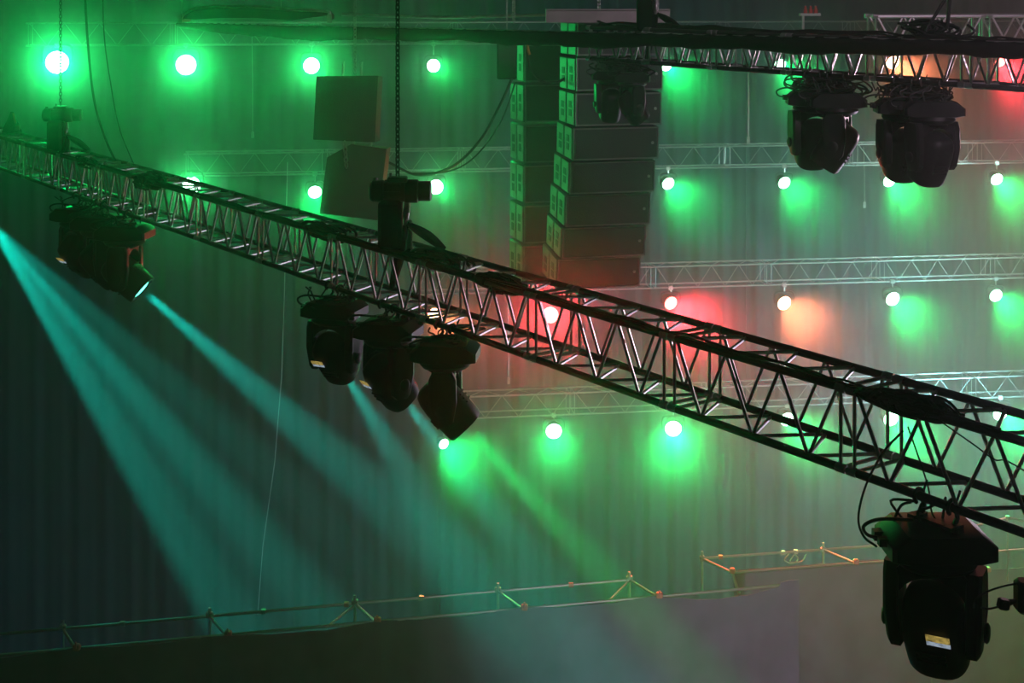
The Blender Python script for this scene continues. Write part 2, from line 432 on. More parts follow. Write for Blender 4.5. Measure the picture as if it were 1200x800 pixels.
rows = [
 # x, y, kind, label, power, spread, aim, scale
 (67, 73, 'green', 'very bright green wash light at the left end of the top row', 4290, 110, 'cam', 1.5),
 (218, 76, 'green', 'very bright green wash light, second in the top row', 2873, 110, 'cam', 1.35),
 (365, 77, 'green', 'bright green wash light just above the dark hanging speakers', 1638, 110, 'cam', 1.10),
 (508, 77, 'green', 'green wash light between the dark hanging speakers and the small box speaker', 600, 70, 'P', .9),
 (646, 72, 'green', 'small green wash light between the two line arrays', 216, 80, 'R', .6),
 (781, 77, 'green', 'green wash light seen through the top truss beside the line array', 480, 90, 'R', .8),
 (914, 76, 'green', 'green wash light seen through the top truss above the middle pair of moving heads', 480, 90, 'R', .9),
 (1046, 73, 'amber', 'orange-red wash light seen through the top truss near the right', 1680, 90, 'R', 1.0),
 (1172, 73, 'red', 'red wash light seen through the right end of the top truss', 1680, 90, 'R', .8),
 (224, 218, 'green', 'green wash light glaring over the left part of the long truss', 1040, 100, 'cam', 1.25),
 (369, 225, 'green', 'green wash light beside the lower dark hanging speaker', 624, 90, 'D', .9),
 (511, 219, 'green', 'green wash light half hidden behind the chain hoist', 624, 60, 'P', 1.0),
 (783, 215, 'green', 'green wash light right of the line array, second row', 480, 80, 'R', .9),
 (919, 214, 'green', 'green wash light below the middle pair of moving heads, second row', 480, 80, 'R', .9),
 (1042, 212, 'green', 'green wash light below the right pair of moving heads, second row', 480, 80, 'R', .9),
 (1168, 210, 'green', 'green wash light at the right end of the second row', 480, 80, 'R', .9),
 (508, 368, 'amber', 'orange wash light showing through the long truss above the middle moving heads', 1680, 90, 'R', .9),
 (645, 369, 'red', 'bright red wash light glowing through the middle of the long truss', 1300, 120, 'cam', 1.15),
 (786, 355, 'red', 'red wash light behind the top edge of the long truss', 2400, 110, 'R', 1.0),
 (919, 355, 'amber', 'orange wash light in the clear just above the long truss', 1680, 80, 'R', 1.05),
 (1046, 350, 'green', 'green wash light in the third row, right of the orange one', 576, 80, 'R', 1.05),
 (1167, 346, 'green', 'green wash light at the right end of the third row', 528, 80, 'R', .95),
 (520, 520, 'green', 'green wash light almost hidden behind the third moving head of the middle cluster', 1612, 90, 'R', .7),
 (649, 505, 'green', 'green wash light at the left of the lowest row', 1008, 90, 'D', 1.1),
 (789, 502, 'green', 'green wash light in the lowest row, under the long truss', 1008, 90, 'D', 1.15),
 (922, 491, 'green', 'green wash light seen through the long truss, third in the lowest row', 1008, 90, 'R', 1.0),
 (1044, 490, 'green', 'green wash light seen through the cable bundle of the long truss', 1008, 100, 'R', 1.15),
 (1172, 484, 'green', 'green wash light behind the right end of the long truss', 1008, 100, 'R', 1.1)]
AIMS = {'cam': (.02, 0, -.02), 'P': (.2, 0, -.0), 'R': (.45, 0, -.42), 'D': (.08, 0, -.42)}
for (x, y, k, lab, pw, spd, am, s) in rows:
    p = RP(x, y)
    aim = (Vector((0, 0, ZC)) - p).normalized() + Vector(AIMS[am]); spd = {'cam': 72, 'P': 60}.get(am, 75)
    pw *= {'cam': .32 if k == 'green' else 1.2, 'P': 1.0}.get(am, 2.2 if x > 1000 else 1.6 if x > 780 else .75)
    if k != 'green': pw *= {645: 1.2, 786: 1.5, 919: .8, 508: .5}.get(x, .6)
    if am == 'P': aim = P(604, y + 45, 21.6) - p; spd = 30
    wash(x, y, k, lab, power=pw, size=spd, aim=aim, scale=s * 1.15)

# ------------------------------------------------------------------ moving heads
def mh_meshes():
    d = {}
    # base: chamfered box with sloping ends, over a round turntable
    b = MB()
    prof = [(-.285, -.01), (-.20, .055), (.20, .055), (.285, -.01), (.285, -.085), (.20, -.10), (-.20, -.10), (-.285, -.085)]
    # prism along y in local: use (x,z) outline
    n = len(prof); V = []
    for y, k in ((-.20, .93), (-.175, 1), (.175, 1), (.20, .93)): V += [(x * k, y, z * k - .0) for x, z in prof]
    Fc = [tuple(range(n)), tuple(3 * n + i for i in range(n - 1, -1, -1))]
    for r in range(3):
        for i in range(n): a = r * n + i; c = r * n + (i + 1) % n; Fc.append((a, c, c + n, a + n))
    b.add(V, Fc)
    b.box((-.30, .06, -.02), (.05, .06, .05)); b.box((-.30, -.05, -.02), (.05, .05, .04))
    d['base'] = b.mesh('base', M['plastic'])
    b = MB().lathe([(0, .17), (-.02, .215), (-.055, .225), (-.085, .20), (-.10, .15), (-.115, .15)], (0, 0, -.075), (0, 0, 1), 28); d['turntable'] = b.mesh('turntable', M['plastic'])
    # yoke: cross bar + two arms as bevelled, tapered slabs
    b = MB()
    def arm(sx):
        pr = [(-.085, .0), (.085, .0), (.115, -.06), (.12, -.26), (.09, -.43), (.05, -.47), (-.05, -.47), (-.09, -.43), (-.12, -.26), (-.115, -.06)]
        n = len(pr); V = []
        for xx, k in ((.178, .90), (.186, 1), (.243, 1), (.262, .82)):
            V += [(sx * xx * (1 - .06 * (1 if z < -.4 else 0)), y * k, z * (k * .3 + .7)) for y, z in pr]
        Fc = [tuple(range(n)), tuple(3 * n + i for i in range(n - 1, -1, -1))]
        for r in range(3):
            for i in range(n): a = r * n + i; c = r * n + (i + 1) % n; Fc.append((a, c, c + n, a + n))
        b.add(V, Fc)
    arm(1); arm(-1)
    # arch between the arms (underside rounded)
    V = []; out = []
    for k in range(13):
        g = math.pi * k / 12; out.append((-.200 * math.cos(g), -.24 + .185 * math.sin(g)))
    for y in (-.10, .10):
        V += [(x, y, z) for x, z in out] + [(x * 1.12, y, .0 if abs(x) < .17 else -.03) for x, z in out]
    Fc = []
    for i in range(12):
        Fc += [(i, i + 1, i + 14, i + 13), (i + 26, i + 39, i + 40, i + 27), (i, i + 26, i + 27, i + 1), (i + 13, i + 14, i + 40, i + 39)]
    b.add(V, Fc)
    d['yoke'] = b.mesh('yoke', M['plastic'])
    # head: axis along -Z at rest (lens down); back dome up. pivot at origin
    prof = [(.235, .05), (.23, .10), (.20, .14), (.14, .162), (.05, .172), (-.06, .175), (-.16, .172), (-.235, .168), (-.262, .158), (-.262, .135), (-.235, .128)]
    b = MB().lathe(prof, (0, 0, 0), (0, 0, 1), 28, sq=2.7)
    for z in (-.10, -.06, -.02): b.box((0, .166, z), (.16, .03, .014)); b.box((0, -.166, z), (.16, .03, .014))
    d['head'] = b.mesh('head', M['plastic'])
    d['lens'] = MB().lathe([(-.235, .125), (-.25, .09), (-.256, .04), (-.257, .003)], (0, 0, 0), (0, 0, 1), 20).mesh('lens', M['glass'])
    for k in ('green', 'teal'):
        d['lens_' + k] = MB().lathe([(-.238, .125), (-.25, .09), (-.258, .04), (-.26, .003)], (0, 0, 0), (0, 0, 1), 20).mesh('lens', lamp_mat(k))
    d['knob'] = MB().lathe([(-.262, .05), (-.275, .055), (-.285, .04), (-.286, .002)], (0, 0, 0), (1, 0, 0), 14).mesh('tilt_cap', M['plastic'])
    # clamp: hook clamp seen from the side
    b = MB()
    pts = [(0, 0.03 + .038 * math.cos(g), .038 * math.sin(g)) for g in [math.radians(a) for a in range(-60, 250, 20)]]
    b.tube([(0, y - .03, z) for _, y, z in pts], .012, 6)
    b.tube([(0, .038, -.03), (0, .045, -.07), (0, .02, -.10)], .014, 6); b.box((0, 0, -.105), (.05, .075, .02)); b.tube([(0, .04, .02), (0, .07, .075)], .007, 6)
    d['clamp'] = b.mesh('clamp', M['hoist'])
    b = MB().box((0, 0, 0), (.34, .045, .018)).box((-.12, 0, .01), (.05, .11, .02)).box((.12, 0, .01), (.05, .11, .02)); d['bracket'] = b.mesh('omega_bracket', M['hoist'])
    return d
MH = mh_meshes()
def moving_head(att, aim, base_yaw, label, group, scale=1.0, light=None, glare_at=False, drop=.115, chordyaw=0, power=0, cone=8, cables=0, lens='lens'):
    """att: centre of the chord it hangs from"""
    att = Vector(att); root = thing('moving_head_light', att, label, 'stage light', group)
    root.scale = (scale,) * 3
    a = Vector(aim).normalized(); zb = -(drop + .065)
    qy = Quaternion((0, 0, 1), base_yaw); ch = Quaternion((0, 0, 1), chordyaw)
    for s in (-1, 1): inst('clamp', MH['clamp'], root, ch @ Vector((s * .11, 0, 0)), ch)
    inst('clamp_bracket', MH['bracket'], root, (0, 0, -.115), ch)
    inst('base', MH['base'], root, (0, 0, zb), qy)
    inst('turntable', MH['turntable'], root, (0, 0, zb), qy)
    pan = math.atan2(-a.x, a.y) if abs(a.x) + abs(a.y) > .05 else 0
    qp = Quaternion((0, 0, 1), pan)
    yk = inst('yoke', MH['yoke'], root, (0, 0, zb - .155), qp)
    inst('tilt_cap', MH['knob'], yk, (0, 0, -.33))
    inst('tilt_cap', MH['knob'], yk, (0, 0, -.33), Quaternion((0, 0, 1), math.pi))
    al = qp.inverted() @ a; tilt = math.atan2(al.y, -al.z)
    qt = Quaternion((1, 0, 0), tilt)
    hd = inst('head', MH['head'], root, (0, 0, zb - .155 - .33), qp @ qt)
    inst('lens', MH['lens' if not light else 'lens_' + light], hd, (0, 0, 0), label=('lit %s lens' % light) if light else None)
    if glare_at:  # glowing panels in place of light reflected on the head
        p = Vector(glare_at)
        q = MB().box((0, -.178, 0), (.125, .004, .052)).build('glare_panel', M['glare_y'], hd, label='yellow reflection put in as a glowing panel'); q.location = (p.x, 0, p.y + .02)
        q2 = MB().box((0, -.178, 0), (.125, .004, .034)).build('glare_panel_edge', M['glare_w'], hd, label='pale blue lower edge of the same glowing reflection'); q2.location = (p.x, 0, p.y - .023)
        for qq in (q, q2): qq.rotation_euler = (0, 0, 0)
    # lamp cable looping from the base
    if cables:
        mb = MB(); r = random.Random(hash(label) & 0xffff if False else len(label) * 7 + int(att.x * 10))
        for i in range(cables):
            x0 = r.uniform(-.24, .2); x1 = x0 + r.uniform(-.15, .25); y0 = r.uniform(-.12, .12)
            mb.tube(curve_pts([(x0, y0, zb + .05), (x0 + r.uniform(-.08, .08), y0, zb + .10 + r.uniform(0, .06)), ((x0 + x1) / 2, y0 * .5, zb + .13 + r.uniform(0, .05)), (x1, y0 * .3, -.01)], 4), .008, 5)
        mb.tube(curve_pts([(-.28, 0, zb - .02), (-.37, 0, zb - .0), (-.39, 0, zb + .05), (-.30, 0, zb + .085), (-.12, 0, zb + .08)], 5), .010, 6)
        o = mb.build('cable_loops', M['rubber'], root); o.rotation_mode = 'QUATERNION'; o.rotation_quaternion = qy
    bpy.context.view_layer.update()
    if power:
        power *= 2.2
        c = att + Vector((0, 0, (zb - .155 - .33) * scale)); spot('beam_' + (light or 'teal'), c + a * .29 * scale, a, COL[light or 'teal'], power, cone, .8, .04)
    return root
byaw = math.atan2(mu.y, mu.x) + 0   # along the truss

# ------------------------------------------------------------------ layout of moving heads on the long truss
def down(p, s=.0): return p + Vector((0, 0, -.0 - s))
def screen_aim(p, dx, dy, away):
    """unit vector whose picture direction at p is (dx,dy) with depth component 'away'"""
    v = Vector((dx, 0, -dy)).normalized(); base = v * math.sqrt(max(0, 1 - away * away))
    view = (p - Vector((0, 0, ZC))).normalized(); right = Vector((1, 0, 0))
    return (base + view * away).normalized()
G1 = 'moving heads under the long truss'; G2 = 'moving heads under the top truss'
p = mpos(1096); moving_head(p, screen_aim(p, .12, .72, .62), .02, 'large black moving head at lower right, back towards the viewer', G1, .97, glare_at=(.055, .105), chordyaw=byaw, cables=5)
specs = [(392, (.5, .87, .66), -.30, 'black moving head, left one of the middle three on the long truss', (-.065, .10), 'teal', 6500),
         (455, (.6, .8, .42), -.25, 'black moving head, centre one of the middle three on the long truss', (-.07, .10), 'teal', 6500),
         (522, (.68, .73, -.05), -.10, 'black moving head seen side-on, right one of the middle three on the long truss', None, 'green', 12000)]
for (x, (dx, dy, aw), by, lab, st, col, pw) in specs:
    p = mpos(x); moving_head(p, screen_aim(p, dx, dy, aw), by, lab, G1, .92, glare_at=st, chordyaw=byaw, cables=7, light=col, power=pw, cone=14)
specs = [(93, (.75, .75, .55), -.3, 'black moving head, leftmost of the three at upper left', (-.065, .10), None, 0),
         (118, (.75, .75, .30), -.25, 'black moving head, between the two others at upper left', None, None, 0),
         (146, (.76, .66, -.08), -.1, 'black moving head with a lit teal lens, right one of the three at upper left', None, 'teal', 17000)]
for (x, (dx, dy, aw), by, lab, st, col, pw) in specs:
    p = mpos(x); moving_head(p, screen_aim(p, dx, dy, aw), by, lab, G1, 1.1, glare_at=st, chordyaw=byaw, cables=7, light=col, power=pw, cone=12)
# pairs on the upper truss
ub = math.atan2(uu.y, uu.x)
specs = [(716, (-.1, .8, .5), -.2, 'black moving head before the line array, left one of that pair'),
         (741, (.5, .8, .2), -.1, 'black moving head before the line array, right one of that pair'),
         (954, (-.15, .8, .5), -.1, 'black moving head on the top truss, left one of the middle pair'),
         (981, (-.5, .75, .2), -.1, 'black moving head on the top truss, right one of the middle pair'),
         (1060, (-.2, .8, .5), -.1, 'black moving head on the top truss, left one of the right-hand pair'),
         (1092, (-.25, .8, .4), -.1, 'black moving head on the top truss, right one of the right-hand pair')]
for i, (x, (dx, dy, aw), by, lab) in enumerate(specs):
    p = upos(x, 0 if i % 2 else .0) ; moving_head(p, screen_aim(p, dx, dy, aw), by, lab, G2, .93 if i > 1 else .72, chordyaw=ub, cables=12, drop=.16)
# narrow beams entering from the left: the fixture hangs just out of frame

# ------------------------------------------------------------------ chain hoists
def hoist(p, label, scale=1.0, rz=0.0, pale=True):
    """p: point on top of the truss under the hoist; motor sits .45 above"""
    root = thing('chain_hoist', p, label, 'hoist', 'chain hoists', rz); root.scale = (scale,) * 3
    b = MB().lathe([(-.26, .04), (-.255, .075), (-.235, .092), (-.14, .095), (-.13, .085), (-.12, .09), (.04, .092), (.05, .10), (.15, .10), (.16, .085), (.26, .085), (.27, .07), (.272, .02)], (.02, 0, .50), (1, 0, 0), 24)
    for k in range(8):
        g = k * math.pi / 4; b.box((-.04, .092 * math.cos(g), .50 + .092 * math.sin(g)), (.14, .012, .012))
    b.build('motor_body', M['hoist'], root)
    b = MB().box((0, 0, .60), (.17, .12, .05), bevel=.01).lathe([(0, .02), (.03, .02)], (-.19, 0, .585), n=10).lathe([(0, .012), (.035, .012)], (-.06, 0, .62), n=8); b.build('chain_guide', M['hoist'], root)
    b = MB().box((-.06, -.02, .22), (.20, .20, .42), taper=.86, bevel=.03); b.build('chain_bag', M['drape'], root)
    b = MB().box((.08, .0, .37), (.05, .05, .12), bevel=.01).lathe([(0, .022), (.05, .03), (.1, .022)], (.07, 0, .25), n=12)
    b.tube(curve_pts([(.07, 0, .26), (.06, 0, .20), (.09, 0, .17), (.12, 0, .20), (.10, 0, .235)], 5), .012, 6); b.build('load_hook', M['steel'], root)
    if pale:
        MB().box((.09, .02, .08), (.07, .03, .34), bevel=.01).build('pale_strap', M['whitesling'], root, label='pale grey lifting strap')
    V = MB()
    for a, bb in (((.08, 0, .22), (.40, .02, -.0)), ((.07, -.02, .21), (-.05, -.06, -.32))):
        a = Vector(a); bb = Vector(bb); m = (a + bb) / 2 + Vector((.01, 0, .01)); V.tube(curve_pts([a, m, bb], 4), [.022 + .022 * math.sin(math.pi * i / 8) for i in range(9)], 8)
    V.build('sling', M['drape'], root, label='black round sling')
    return root
p = mpos(466, .35, 1); hoist(p, 'black chain hoist standing on the long truss left of its middle', 1.0)
chain('hoist_chain', p + Vector((.0, 0, .62)), Vector((p.x, p.y, 25)), 'dark chain running up from the big hoist on the long truss', link=.06, r=.009)
p = mpos(71, .35, 1); hoist(p, 'chain hoist near the left end of the long truss, veiled in green haze', .98)
chain('hoist_chain', p + Vector((.0, 0, .62)), Vector((p.x, p.y, 25)), 'thin chain above the hoist near the left end of the long truss', link=.06, r=.007)
p = upos(762, .3, 1) + Vector((0, 0, -.03)); hoist(p, 'black chain hoist on the top truss above the line array, cut by the frame', .95, pale=False)

# ------------------------------------------------------------------ line arrays
def line_array(root_p, label, ncab, wdt, pitch, depth, yaw, backs, tilts, grp, sidescale=1.0):
    root = thing('line_array', root_p, label, 'speaker', grp, rz=yaw)
    hh = pitch * .93
    body = MB().box((0, depth / 2, 0), (wdt, depth, hh), bevel=.015).mesh('cabinet', M['cabinet'])
    gr = MB().box((0, -.006, 0), (wdt - .07, .02, hh - .05)).mesh('grille', M['grille'])
    ed = MB().box((0, -.012, hh / 2 - .012), (wdt, .02, .018)).box((0, -.012, -hh / 2 + .012), (wdt, .02, .018)).box((wdt / 2 - .01, -.012, 0), (.018, .02, hh)).box((-wdt / 2 + .01, -.012, 0), (.018, .02, hh)).mesh('front_frame', M['edge'])
    bd = MB().lathe([(0, .022), (.012, .02), (.014, .002)], (wdt / 2 - .09, -.016, 0), (0, -1, 0), 10).mesh('badge', M['steel'])
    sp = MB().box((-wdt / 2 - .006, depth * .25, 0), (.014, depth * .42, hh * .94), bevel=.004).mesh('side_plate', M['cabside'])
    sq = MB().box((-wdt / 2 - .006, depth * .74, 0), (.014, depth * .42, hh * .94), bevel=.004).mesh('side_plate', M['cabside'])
    hd = MB().box((0, 0, hh * .14), (.012, depth * .16, hh * .20)).box((0, 0, -hh * .12), (.012, depth * .16, hh * .20)).mesh('handle', M['darkbox'])
    z = 0; 
    for k in range(ncab):
        c = inst('cabinet', body, root, (0, backs[k], -pitch * (k + .5)), Quaternion((1, 0, 0), tilts[k]))
        inst('grille', gr, c); inst('front_frame', ed, c); inst('badge', bd, c)
        inst('side_plate', sp, c); inst('side_plate', sq, c)
        inst('handle', hd, c, (-wdt / 2 - .012, depth * .25, 0)); inst('handle', hd, c, (-wdt / 2 - .012, depth * .72, -hh * .06))
    b = MB()
    for sx in (-1, 1): b.box((sx * wdt * .36, depth * .5, .05), (.05, depth * 1.1, .10))
    b.box((0, depth * .25, .06), (wdt * .8, .06, .07)).box((0, depth * .8, .06), (wdt * .8, .06, .07)); b.build('flying_frame', M['beam'], root)
    return root
D1 = 19.6; pit = 41.3 / F * D1
sh = [0, 0, 2, 4.5, 9, 15, 20.5, 26, 32]
line_array(P(727, 25, D1), 'large curved line array with wide dark grilles, right one of the pair', 8, 106 / F * D1, pit, .80, math.radians(14), [k / 86 / .30 for k in [0, 1, 2, 5, 9, 14, 19, 25, 31]],
           [math.radians(a) for a in (0, 0, 1, 3, 4.5, 6, 7, 8, 8)], 'line arrays')
D2 = 21.6
line_array(P(665, 50, D2), 'straight line array with brightly lit green side, left of the large one', 6, 105 / F * D2, 47 / F * D2, .75, math.radians(16), [0, 0, 0, .02, .04, .06], [0] * 6, 'line arrays')
for x, y0, lab in ((702, 24, 'chain holding the large line array beside the top hoist'), (602, 27, 'pale chain hanging in front of the small box speaker')):
    chain('rigging_chain', P(x, y0, D1 + .3), P(x, y0, D1 + .3) + Vector((0, 0, 25 - P(x, y0, D1).z)), lab, link=.07, r=.010, m='steel')
# steel carrying beam over the arrays
o = MB().box((0, 0, 0), (145 / F * 18.8, .12, 13 / F * 18.8)).box((0, 0, .08), (145 / F * 18.8, .18, .015)).box((0, 0, -.08), (145 / F * 18.8, .18, .015)).build('carrying_beam', M['beam'])
o.location = P(712, 18.5, 18.8); tag(o, 'beige steel beam above the line arrays', 'beam')

# small box speaker and dark hanging speakers
root = thing('box_speaker', P(594, 71, 20), 'small black box speaker hanging left of the line arrays', 'speaker')
MB().box((0, 0, 0), (.27, .35, .50), bevel=.02).build('cabinet', M['darkbox'], root)
MB().box((0, -.178, 0), (.23, .01, .44)).build('grille', M['grille'], root); MB().box((0, 0, .30), (.2, .05, .10)).box((0, 0, .6), (.02, .02, .6)).build('bracket', M['steel'], root)
for cx, cy, wd, ht, rr, lab, ch in ((405, 126, 72, 78, -2.5, 'upper one of two big dark speakers hanging in green haze', 0), (414, 212, 68, 84, -7, 'lower tilted one of two big dark speakers hanging in green haze', .22)):
    d = 19.5; s = d / F; root = thing('hanging_speaker', P(cx, cy, d), lab, 'speaker', 'dark hanging speakers'); root.rotation_euler = (math.radians(-4), math.radians(-rr) * -1 * -1, 0)
    W2, H2 = wd * s / 2, ht * s / 2; poly = [(-W2, -H2), (W2, -H2), (W2, H2), (-W2 + 2 * W2 * ch * 1.7, H2), (-W2, H2 * (1 - ch * 2))] if ch else [(-W2, -H2), (W2, -H2), (W2, H2), (-W2, H2 * .9)]
    def slab(y0, y1, k):
        n = len(poly); V = [(x * k, y0, z * k) for x, z in poly] + [(x * k, y1, z * k) for x, z in poly]
        return MB().add(V, [tuple(range(n)), tuple(range(2 * n - 1, n - 1, -1))] + [(i, i + n, (i + 1) % n + n, (i + 1) % n) for i in range(n)])
    slab(-.0, .75, 1).build('cabinet', M['darkbox'], root, smooth=False); slab(-.015, .0, .95).build('grille', M['grille'], root, smooth=False)
    for k in (-.2, .4): MB().tube([(W2 * k, .2, H2 * .9), (W2 * k, .2, H2 + .18)], .02, 6).build('rigging_lug', M['steel'], root)
chain('rigging_chain', P(416, 85, 19.7), P(416, -60, 19.7), 'chain carrying the upper dark hanging speaker', link=.07, r=.010, m='steel')
chain('rigging_chain', P(404, 166, 19.4), P(406, 196, 19.4), 'short chain end dangling between the two dark hanging speakers', link=.09, r=.012, m='steel')

# ------------------------------------------------------------------ scaffold rails and scrims
VS = 714.0; DS = 21.0
def FS(x): return DS / (1 - 1.25e-4 * (x - 600)) 
ZS = P(600, VS, DS).z
def SP(x, off=0, dz=0):
    """point on the front rail line (off = metres behind it) under photo column x"""
    d = FS(x); p = P(x, 0, d); return Vector((p.x, p.y, ZS + dz)) + Vector((-.36, .62, 0)) * (off / .7)
posts = [(88, 70), (265, 246), (440, 418), (612, 582), (770, 740)]
r1 = thing('scaffold_railing', SP(88), 'long scaffold tube railing along the top of the nearer grey scrim', 'scaffold')
o0 = Vector(r1.location)
def L_(p): return Vector(p) - o0
bar('rail', L_(SP(-60, .7)), L_(SP(772, .7)), .024, M['pipe'], r1)
bar('rail', L_(SP(-60)), L_(SP(928)), .024, M['pipe'], r1)
for i, (xf, xr) in enumerate(posts):
    a = SP(xf); b = SP(xf, .7)
    bar('post', L_(b + Vector((0, 0, .12))), L_(b + Vector((0, 0, -.9))), .024, M['pipe'], r1)
    bar('transom', L_(b), L_(a), .022, M['pipe'], r1)
    for q, m in ((a + Vector((.03, -.02, .03)), 'coupler'), (b + Vector((0, 0, .02)), 'steel')):
        MB().box(L_(q), (.10, .08, .085), bevel=.015).tube([L_(q + Vector((0, -.05, 0))), L_(q + Vector((0, -.05, .09)))], .012, 5).build('coupler', M[m], r1, label='reddish scaffold coupler' if m == 'coupler' else None)
for xf in (440, 770):
    bar('brace', L_(SP(xf, .7) + Vector((0, 0, -.02))), L_(SP(xf - 58, 0, -.02)), .02, M['pipe'], r1)
for x in (160, 330, 430, 520, 700):
    MB().box(L_(SP(x, .7)), (.07, .062, .062)).build('coupler', M['coupler' if x in (430, 700) else 'steel'], r1)
def x_of(X, d): return X / d * F + 600
def scy(X):
    d = DS
    for _ in range(4): d = FS(x_of(X, d))
    return d - .04
def ztop1(X):
    x = x_of(X, scy(X)); t = 0
    for a, b in ((-88, 88), (88, 265), (265, 440), (440, 612), (612, 770), (770, 925)):
        if a <= x < b: t = math.sin(math.pi * (x - a) / (b - a)) ** 1.0 * (.05 if b < 900 else .13)
    return ZS + .03 - t + (.06 if x > 915 else 0)
xs = [(-70, 258), (250, 447), (439, 935)]
labs = ['dark left length of the nearer grey scrim, almost lost in shadow', 'teal-lit length of the nearer scrim, ending at a bright seam',
        'long purplish right length of the nearer scrim, ending in a free edge']
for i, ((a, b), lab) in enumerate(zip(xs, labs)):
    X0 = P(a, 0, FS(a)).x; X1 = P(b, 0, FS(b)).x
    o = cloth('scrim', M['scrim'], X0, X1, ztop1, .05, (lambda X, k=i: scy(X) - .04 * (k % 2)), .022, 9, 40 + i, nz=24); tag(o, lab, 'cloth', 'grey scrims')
# higher step behind
D4 = 24.5; Z4 = P(950, 664, D4).z; 
def S4(x, off=0, dz=0):
    d = D4 / (1 - 1.1e-4 * (x - 950)); p = P(x, 0, d); return Vector((p.x, p.y, Z4 + dz)) + Vector((-.42, .62, 0)) * (off / .7)
r2 = thing('scaffold_railing', S4(1000), 'scaffold tube railing of the raised step behind the nearer scrim', 'scaffold'); o0 = Vector(r2.location)
bar('rail', L_(S4(856, .7)), L_(S4(1085, .7)), .024, M['pipe'], r2)
bar('rail', L_(S4(856)), L_(S4(1085)), .024, M['pipe'], r2)
for xf, ln in ((858, .55), (1003, .4)):
    a = S4(xf); b = S4(xf, .7); bar('post', L_(b + Vector((0, 0, .12))), L_(b + Vector((0, 0, -ln))), .022, M['pipe'], r2)
    bar('transom', L_(b), L_(a), .024, M['pipe'], r2)
    MB().box(L_(a + Vector((0, -.02, .04))), (.09, .08, .09), bevel=.015).build('coupler', M['coupler'], r2, label='reddish scaffold coupler')
    MB().box(L_(b), (.09, .08, .09), bevel=.015).build('coupler', M['steel'], r2)
bar('post', L_(S4(858)), L_(S4(866, 0, -.36)), .026, M['pipe'], r2)
for x in (880, 955, 970): MB().box(L_(S4(x, .7)), (.07, .062, .062)).build('coupler', M['coupler' if x == 880 else 'steel'], r2)
mb = MB(); pb = S4(962, .7)
mb.tube(curve_pts([pb + Vector(v) for v in ((0, 0, -.03), (-.08, 0, -.14), (.06, 0, -.2), (.16, 0, -.12), (.10, 0, -.04))], 5), .012, 5); mb.tube(curve_pts([pb + Vector(v) for v in ((.1, 0, -.03), (.02, 0, -.17), (.22, 0, -.16), (.3, 0, -.04))], 5), .012, 5)
o = mb.build('tangled_cord', M['steel'], r2); o.location = -Vector(r2.location)
X0 = S4(860).x; X1 = S4(1092).x
def y4(X):
    d = D4
    for _ in range(4): d = D4 / (1 - 1.1e-4 * (x_of(X, d) - 950))
    return d
tag(cloth('scrim', M['scrim'], X0, X1, lambda X: Z4 + .02, .05, lambda X: y4(X) + .03, .018, 6, 61, nz=16), 'raised grey scrim of the step behind, left of the large moving head', 'cloth', 'grey scrims')
# far right railing
r3 = thing('scaffold_railing', S4(1185), 'scaffold tube railing right of the large moving head', 'scaffold'); o0 = Vector(r3.location)
def S5(x, dz=0): return S4(x, 0, dz)
bar('rail', L_(S5(1110, .03)), L_(S5(1260, .03)), .024, M['pipe'], r3)
bar('post', L_(S5(1181, .62)), L_(S5(1181, -.5)), .016, M['pipe'], r3)
bar('rail', L_(S5(1120, .44)), L_(S5(1181, .60)), .022, M['pipe'], r3); bar('rail', L_(S5(1181, .60)), L_(S5(1230, .40)), .022, M['pipe'], r3)
MB().box(L_(S5(1158, -.27)), (.09, .08, .09), bevel=.015).build('coupler', M['coupler'], r3, label='reddish scaffold coupler'); MB().box(L_(S5(1181, .60)), (.08, .08, .08), bevel=.015).build('coupler', M['steel'], r3)
tag(cloth('scrim', M['scrim'], S4(1092).x + .05, S4(1290).x, lambda X: Z4 - .33, .05, lambda X: y4(X) + .12, .018, 6, 66, nz=16), 'lower grey scrim right of the large moving head', 'cloth', 'grey scrims')

# ------------------------------------------------------------------ things along the top edge
root = thing('curved_batten', P(298, 16, 18.5), 'curved batten with a pale upper edge at the top left', 'batten'); s = 18.5 / F
pts = [(-86, 5), (-83, 1), (-70, -6), (-40, -8), (0, -8), (45, -5), (84, -3), (88, 2)]
MB().tube(curve_pts([(x * s, 0, -y * s) for x, y in pts], 6), .022, 7).build('rim_tube', M['pipe'], root, label='shiny upper tube')
mb = MB(); V = []
for x, y in pts: V += [(x * s, .02, -y * s), (x * s, .02, -(y + 13 if abs(x) < 80 else y + 5) * s), (x * s, .5, -(y + 13 if abs(x) < 80 else y + 5) * s), (x * s, .5, -y * s)]
Fc = [(0, 1, 2, 3), (31, 30, 29, 28)]
for i in range(7):
    for k in range(4): a = i * 4 + k; b = i * 4 + (k + 1) % 4; Fc.append((a, b, b + 4, a + 4))
mb.add(V, Fc).build('skirt', M['darkbox'], root)
for sx in (-87, 88): MB().box((sx * s, 0, -6 * s), (5 * s, .06, 10 * s)).build('end_plate', M['beam'], root)
for sx in (-87, 30): MB().tube([(sx * s, .1, 0), (sx * s, .1, 2.5)], .006, 5).build('suspension_wire', M['steel'], root)
tag(MB().tube([P(400, 17, 26), P(520, 20.5, 26), P(640, 17.5, 26)], .03, 8).build('ceiling_pipe', M['pipe']), 'pale horizontal pipe above the black drape left of the beige beam', 'pipe')
A = P(1022, 19, 19.5); B = P(1290, 18, 19.5); A.z -= .43; B.z -= .43
truss('short_truss', A, B, .43, .43, 2, (M['alu'],) * 3, .028, .015, 'short pink-lit truss at the top right corner', periods=3, n=6, faces='FBT')
root = thing('plug_panel', P(949, 17, 22), 'small plate with three red plugs above the top truss', 'panel'); s = 22 / F
